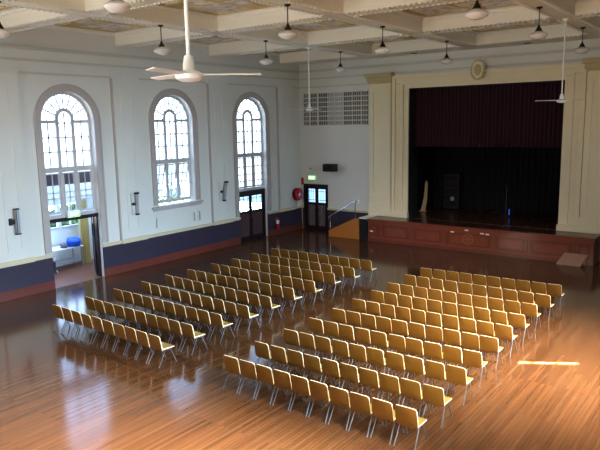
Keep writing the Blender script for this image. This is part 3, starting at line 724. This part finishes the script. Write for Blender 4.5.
# extinguisher
t = thing('fire_extinguisher', 'red fire extinguisher with white band hung beside the dark double doors', 'extinguisher', (.16, -2.45, .35))
mb = MB(); mb.lathe([(0, 0), (.085, 0), (.095, .03), (.095, .55), (.07, .62), (.03, .65), (.03, .68), (0, .68)], 18); obj('cylinder', mb, M['red'], t, smooth=True)
mb = MB(); mb.lathe([(.097, .3), (.097, .5)], 18); obj('label_band', mb, M['white'], t)
mb = MB(); mb.box(-.02, .1, -.02, .02, .68, .71); mb.box(-.02, .12, -.015, .015, .74, .76); mb.path([(.03, 0, .7), (.12, .02, .6), (.12, .02, .15)], .012); obj('valve_and_hose', mb, M['blackp'], t)
mb = MB(); mb.box(-.16, -.09, -.06, .06, .45, .6); obj('bracket', mb, M['grey'], t)
mb = MB(); mb.box(-.004, .02, -2.72, -2.56, 2.6, 3.0); tag(obj('extinguisher_notice', mb, M['lattice']), 'faint pale notice on the wall above the fire extinguisher', 'sign')
# grey vertical fittings on the pilasters
def fitting(label, y, style):
    t = thing('wall_light', label, 'wall light', (.09, y, 2.4), group='vertical fittings on the left wall')
    if style == 0:
        mb = MB(); mb.box(.06, .2, .02, .16, 0, .86); obj('body', mb, M['grey'], t, bevel=.02)
        mb = MB(); mb.box(.05, .21, .01, .17, .86, .9); mb.box(.05, .21, .01, .17, -.04, 0); mb.box(.2, .205, .03, .05, 0, .86); obj('end_caps', mb, M['blackp'], t)
        mb = MB(); mb.box(0, .08, -.14, .03, .34, .50); mb.box(0, .02, -.16, -.02, .3, .55); obj('bracket', mb, M['blackp'], t)
    else:
        k = .18 if style == 2 else .0
        mb = MB(); mb.prism([(-.16-k*.6, .92), (-.02-k*.6, .92), (.02, 0), (-.12, 0)], 'x', .02, .08); obj('back_plate', mb, M['lattice'], t)
        mb = MB(); mb.prism([(.02+k, .95), (.15+k, .95), (.13, .02), (.0, .02)], 'x', .08, .17); obj('body', mb, M['grey'], t, bevel=.01)
        mb = MB(); mb.box(.08, .19, .0+k, .17+k, .87, .95); mb.box(.08, .19, .0, .14, -.02, .05); obj('end_caps', mb, M['blackp'], t)
        mb = MB(); mb.tube((.03, -.09, .46), (.15, -.09, .46), .06); mb.box(.03, .09, -.1, .05, .42, .48); obj('bracket', mb, M['blackp'], t)
fitting('slim grey vertical fitting on black bracket, left of the open doorway', -17.45, 0)
fitting('grey and white vertical fitting between the open doorway and the middle window', -12.1, 1)
fitting('splayed v-shaped grey fitting between the middle window and the dark double doors', -6.75, 2)
# stays under middle window
for y in (-10.85, -8.55, -8.2):
    mb = MB(); mb.box(.0, .035, y-.02, y+.02, 1.62, 2.05); tag(obj('window_stay', mb, M['grey']), 'short grey vertical stay on the wall beneath the middle window', 'stay', 'stays beneath the middle window')
# little soffit grilles near the stage
for x, l in ((7.5, 'left'), (12.9, 'right')):
    mb = MB(); mb.box(x-.14, x+.14, -.75, -.6, ZB-.02, ZB)
    for k in range(4): mb.box(x-.12+.065*k, x-.09+.065*k, -.74, -.61, ZB-.03, ZB-.02)
    tag(obj('soffit_vent', mb, M['vent']), 'small dark vent in the ceiling soffit above the %s part of the stage arch' % l, 'vent')

# ------------------------------------------------------------------ pendants
def make_pendant():
    t = thing('pendant_light', 'x', 'pendant light', (0, 0, 0), group='opal glass pendants under the ceiling beams')
    mb = MB(); mb.lathe([(0, 0), (.09, 0), (.09, -.03), (.03, -.06), (0, -.06)], 14); obj('ceiling_rose', mb, M['bronze'], t, smooth=True)
    mb = MB(); mb.tube((0, 0, -.05), (0, 0, -.52), .014); obj('stem', mb, M['bronze'], t)
    mb = MB(); mb.lathe([(0, -.50), (.03, -.51), (.035, -.56), (.06, -.59), (.10, -.67), (.11, -.69), (0, -.69)], 16); obj('gallery', mb, M['bronze'], t, smooth=True)
    mb = MB(); mb.lathe([(0, -.68), (.09, -.69), (.17, -.72), (.25, -.77), (.275, -.80), (.25, -.85), (.17, -.90), (.08, -.93), (0, -.94)], 24); obj('globe', mb, M['opal'], t, smooth=True)
    return t
pl = make_pendant(); first = True
PX = {5.35: 'left', 10.6: 'middle', 15.85: 'right'}
PY = {-3.93: ('row nearest the stage', 0), -9.33: ('second row from the stage', 0), -14.68: ('third row from the stage', 0), -20.1: ('fourth row from the stage', 0)}
for x, nx in PX.items():
    for y, (ny, _) in PY.items():
        if x > 15 and y < -19: continue
        if x > 15 and y < -14: y = -14.25
        if x > 10 and x < 11 and y < -19: y = -20.4
        lab = 'opal glass pendant on %s beam, %s' % (nx, ny)
        if first: pl.location = (x, y, ZB); pl['label'] = lab; first = False
        else: dup(pl, (x, y, ZB), lab)

# ------------------------------------------------------------------ fans
def make_fan(drop):
    t = thing('ceiling_fan', 'x', 'ceiling fan', (0, 0, 0), group='white ceiling fans')
    mb = MB(); mb.lathe([(0, 0), (.10, 0), (.09, -.06), (.03, -.1), (0, -.1)], 16); obj('canopy', mb, M['fanw'], t, smooth=True)
    mb = MB(); mb.tube((0, 0, -.08), (0, 0, -drop+.14), .024, n=12); obj('rod', mb, M['fanw'], t, smooth=True)
    mb = MB(); mb.lathe([(0, .22), (.05, .22), (.07, .12), (.07, .05), (.13, .03), (.17, 0), (.16, -.05), (.10, -.08), (0, -.09)], 24, (0, 0, -drop)); obj('motor', mb, M['fanw'], t, smooth=True)
    for k in range(3):
        a = 2*PI*k/3; mb = MB(); c, s = math.cos(a), math.sin(a)
        def P(r, o, z): return (c*r-s*o, s*r+c*o, z-drop)
        n = 8
        for i in range(n):
            r0 = .14+(.86-.14)*i/n; r1 = .14+(.86-.14)*(i+1)/n
            def w(r): return .035 if r < .2 else (.065 if r < .8 else .05)
            for dz in (0, .008):
                mb.quad(P(r0, -w(r0), -.012+dz), P(r1, -w(r1), -.012+dz), P(r1, w(r1), .012+dz), P(r0, w(r0), .012+dz))
            mb.quad(P(r0, -w(r0), -.012), P(r1, -w(r1), -.012), P(r1, -w(r1), -.004), P(r0, -w(r0), -.004))
            mb.quad(P(r0, w(r0), .012), P(r1, w(r1), .012), P(r1, w(r1), .02), P(r0, w(r0), .02))
        mb.quad(P(.86, -.05, -.012), P(.86, .05, .012), P(.86, .05, .02), P(.86, -.05, -.004))
        obj('blade', mb, M['fanw'], t)
    return t
def rotfan(o, px_dir): o.rotation_euler = (0, 0, px_dir)
RIGHT = math.atan2(.5979, .8014)
f = make_fan(ZB-6.72); f.location = (5.35, -6.45, ZB); f.rotation_euler = (0, 0, RIGHT+PI-.15); f['label'] = 'white ceiling fan hanging furthest away, in front of the lattice vents'
g = dup(f, (15.88, -6.5, ZB), 'white ceiling fan hanging before the right side of the stage arch', RIGHT+PI-.12)
h = dup(f, (15.95, -23.55, ZB), 'largest nearest white ceiling fan above the left wall windows', RIGHT+.2)

# ------------------------------------------------------------------ chairs
def panel(outline, thick, bend, mats_mb=None):
    """outline (x,z) closed; builds a curved slab: y = bend(x,z)"""
    mb = MB(); cx = sum(p[0] for p in outline)/len(outline); cz = sum(p[1] for p in outline)/len(outline)
    rings = [1, .94, .62, .3]; n = len(outline)
    for side in (0, 1):
        mb.cur = 0
        R = [[(cx+(x-cx)*k, cz+(z-cz)*k) for x, z in outline] for k in rings]
        def P(p, e=0): return (p[0], bend(p[0], p[1])+(thick if side else 0)+e, p[1])
        for q in range(len(rings)-1):
            mb.cur = 1 if q == 0 and False else 0
            for i in range(n):
                j = (i+1) % n; mb.quad(P(R[q][i]), P(R[q][j]), P(R[q+1][j]), P(R[q+1][i]))
        for i in range(n):
            j = (i+1) % n; mb.quad(P(R[-1][i]), P(R[-1][j]), (cx, bend(cx, cz)+(thick if side else 0), cz))
    mb.cur = 1
    for i in range(n):
        j = (i+1) % n; a, b = outline[i], outline[j]
        mb.quad((a[0], bend(*a), a[1]), (b[0], bend(*b), b[1]), (b[0], bend(*b)+thick, b[1]), (a[0], bend(*a)+thick, a[1]))
    return mb
def rrect(x0, x1, z0, z1, r, n=5, taper=0):
    pts = []
    for cx, cz, a0 in ((x1-r, z1-r, 0), (x0+r, z1-r, 90), (x0+r, z0+r, 180), (x1-r, z0+r, 270)):
        for i in range(n+1):
            a = math.radians(a0+90*i/n); x = cx+r*math.cos(a); z = cz+r*math.sin(a)
            pts.append((x*(1-taper*(z-z0)/(z1-z0)), z))
    return pts
def make_chair():
    t = thing('stacking_chair', 'x', 'chair', (0, 0, 0))
    ol = rrect(-.235, .235, .40, .835, .06, 5, .04)
    back = panel(ol, .03, lambda x, z: -.205-.085*(z-.42)/.41+.75*x*x*(.4+.6*(z-.4)/.43)+.25*max(0, .52-z)**2*6-.01)
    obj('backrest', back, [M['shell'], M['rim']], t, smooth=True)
    ol = rrect(-.235, .235, -.2, .245, .06, 5)
    s = panel(ol, .03, lambda x, y: .425+.25*x*x-(.0 if y < .12 else 1.6*(y-.12)**2)+.012*max(0, -y/.2))
    s.v = [(x, z, y) for x, y, z in s.v]
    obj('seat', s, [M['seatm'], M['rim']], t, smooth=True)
    mb = MB()
    for sx in (-.19, .19): mb.path([(sx, -.13, .405), (sx, .17, .405)], .012, 6)
    mb.tube((-.19, -.10, .4), (.19, -.10, .4), .011, n=6); mb.tube((-.19, .12, .4), (.19, .12, .4), .011, n=6)
    mb.tube((.19, .0, .405), (.25, .0, .405), .008, n=6)
    obj('seat_frame', mb, M['leg'], t)
    for sx in (-1, 1):
        for (ya, yb) in ((-.06, -.30), (.10, .27)):
            mb = MB(); mb.tube((sx*.195, ya, .41), (sx*.215, yb, .012), .0125, n=7); mb.tube((sx*.215, yb, 0), (sx*.215, yb, .02), .016, n=7)
            obj('leg', mb, M['leg'], t)
    return t
LROW = [(4.52,-18.84,9.1,-18.96),(4.6,-17.77,9.12,-17.86),(4.53,-16.65,9.12,-16.74),(4.57,-15.53,9.21,-15.71),(4.52,-14.42,9.17,-14.59),(4.56,-13.37,9.16,-13.42),(4.64,-12.2,9.19,-12.3),(4.69,-11.12,9.14,-11.02),(4.69,-9.92,9.3,-9.94),(4.74,-8.67,9.22,-8.59)]
RROW = [(11.77,-18.96,16.26,-18.98),(11.76,-17.84,16.29,-17.83),(11.79,-16.7,16.26,-16.61),(11.78,-15.6,16.2,-15.51),(11.82,-14.5,16.18,-14.37),(11.79,-13.35,16.18,-13.29),(11.78,-12.2,16.17,-12.18),(11.76,-11.09,16.15,-11.0),(11.73,-9.8,16.21,-9.81),(11.74,-8.57,16.18,-8.43)]
rown = ['nearest', 'second nearest', 'third nearest', 'fourth nearest', 'fifth nearest', 'sixth nearest', 'seventh nearest', 'third furthest', 'second furthest', 'furthest']
ch = make_chair(); first = True
for blk, rows in (('left', LROW), ('right', RROW)):
    for r, (xa, ya, xb, yb) in enumerate(rows):
        for i in range(10):
            u = i/9; x = xa+(xb-xa)*u+.225+random.uniform(-.008, .008); y = ya+(yb-ya)*u+.28+random.uniform(-.012, .012)
            rz = math.atan2(yb-ya, xb-xa)+random.uniform(-.02, .02)
            pos = 'leftmost' if i == 0 else ('rightmost' if i == 9 else ordn[i]+' from left')
            lab = 'mustard plastic chair, %s in the %s row of the %s block' % (pos, rown[r], blk)
            if first: ch.location = (x, y, 0); ch.rotation_euler = (0, 0, rz); ch['label'] = lab; ch['group'] = 'mustard chairs in the left block'; first = False
            else:
                c = dup(ch, (x, y, 0), lab, rz); c['group'] = 'mustard chairs in the %s block' % blk

# ------------------------------------------------------------------ light
W = bpy.data.worlds.new('World'); bpy.context.scene.world = W; W.use_nodes = True
N = W.node_tree.nodes; L = W.node_tree.links; bg = N['Background']
tc = N.new('ShaderNodeTexCoord'); sp = N.new('ShaderNodeSeparateXYZ'); cr = N.new('ShaderNodeValToRGB')
L.new(tc.outputs['Generated'], sp.inputs[0]); L.new(sp.outputs['Z'], cr.inputs[0]); L.new(cr.outputs[0], bg.inputs[0])
e = cr.color_ramp.elements; e[0].position = 0; e[0].color = (.42, .50, .55, 1); e[1].position = .5; e[1].color = (.38, .60, 1, 1)
n_ = cr.color_ramp.elements.new(.06); n_.color = (.60, .76, 1, 1)
bg.inputs['Strength'].default_value = 5.6

def area(name, loc, size, size_y, rot, power, col=(1,1,1), portal=False, spread=180):
    l = bpy.data.lights.new(name, 'AREA'); l.shape = 'RECTANGLE'; l.size = size; l.size_y = size_y; l.energy = power; l.color = col
    l.spread = math.radians(spread)
    if portal: l.cycles.is_portal = True
    o = bpy.data.objects.new(name, l); C.objects.link(o); o.location = loc; o.rotation_euler = rot; return o
for y in WIN+BACKWIN:
    area('window_portal', (-.5, y, 5.0), 2.4, 5.2, (PI/2, 0, -PI/2), 1, portal=True)
# added lamps before the right blinds, standing in for daylight: (y, power, tilt, colour)
BL = (.58, .80, 1); WM = (1, .92, .79)
for y, pw, tl, spd in ((WIN[2], 40, 70, 100), (WIN[1], 330, 70, 72), (WIN[0], 460, 66, 66), (BACKWIN[0], 400, 66, 66)):
    area('blind_daylight', (XR-.18, y, 5.0), 2.1, 4.6, (math.radians(tl), 0, math.radians(90)), pw, BL, spread=spd)
def aimed(y, tgt, pw, spd, z=6.0):  # added warm fill beamed at chosen floor and chair spots
    v = Vector(tgt)-Vector((XR-.18, y, z)); o = area('window_sunglow', (XR-.18, y, z), 1.9, 2.2, (0,0,0), pw, WM, spread=spd)
    o.rotation_euler = v.to_track_quat('-Z', 'Y').to_euler()
aimed(BACKWIN[1], (13.4, -23.6, 0), 460, 38, 5.2); aimed(BACKWIN[0], (15.5, -22.4, 0), 1000, 48, 5.2)
aimed(WIN[0], (18.5, -14.0, 0), 650, 70); aimed(WIN[1], (17.8, -12.0, 0), 300, 70)
aimed(BACKWIN[1], (14.5, -11.5, 0), 170, 36)
for x in (4, 11, 18):
    area('rear_daylight', (x, YB+.15, 5.6), 3.2, 3.6, (math.radians(116), 0, 0), 450, (1, .94, .84), spread=150)  # added fill on the windowless rear wall, tilted up to brighten the ceiling
s = bpy.data.lights.new('sun', 'SUN'); s.energy = 300; s.angle = .009; s.color = (1, .97, .9)
so = bpy.data.objects.new('sun', s); C.objects.link(so)
d = Vector((-(22.6-17.6), -(SLIT*-1+(-13.15))*-1, 0)); 
dirv = Vector((17.6-22.6, -13.15-SLIT, -5.38)); so.rotation_euler = dirv.to_track_quat('-Z', 'Y').to_euler(); so.location = (26, -8, 9)

# ------------------------------------------------------------------ camera
R_ = Vector((0.8013821804970255, 0.597864240513041, -0.018572848397529023)); U_ = Vector((-0.08259787354144371, 0.1413610147463531, 0.9865062872563525)); F_ = Vector((-0.5924223088890639, 0.7890344817722772, -0.16266651316755207))
cam = bpy.data.cameras.new('camera'); co = bpy.data.objects.new('camera', cam); C.objects.link(co)
m3 = Matrix((R_, U_, -F_)).transposed(); co.matrix_world = Matrix.Translation((21.5012, -28.8082, 6.12656)) @ m3.to_4x4()
cam.sensor_fit = 'HORIZONTAL'; cam.sensor_width = 36; cam.lens = 617.794/600*36; cam.clip_start = .05; cam.clip_end = 200
S = bpy.context.scene; S.camera = co
S.view_settings.view_transform = 'Standard'; S.view_settings.exposure = .28; S.view_settings.gamma = .84; S.view_settings.look = 'None'
S.cycles.use_denoising = True; S.cycles.max_bounces = 8; S.cycles.diffuse_bounces = 5; S.cycles.glossy_bounces = 4; S.cycles.transparent_max_bounces = 12
S.cycles.caustics_reflective = False; S.cycles.caustics_refractive = False; S.cycles.sample_clamp_indirect = 6
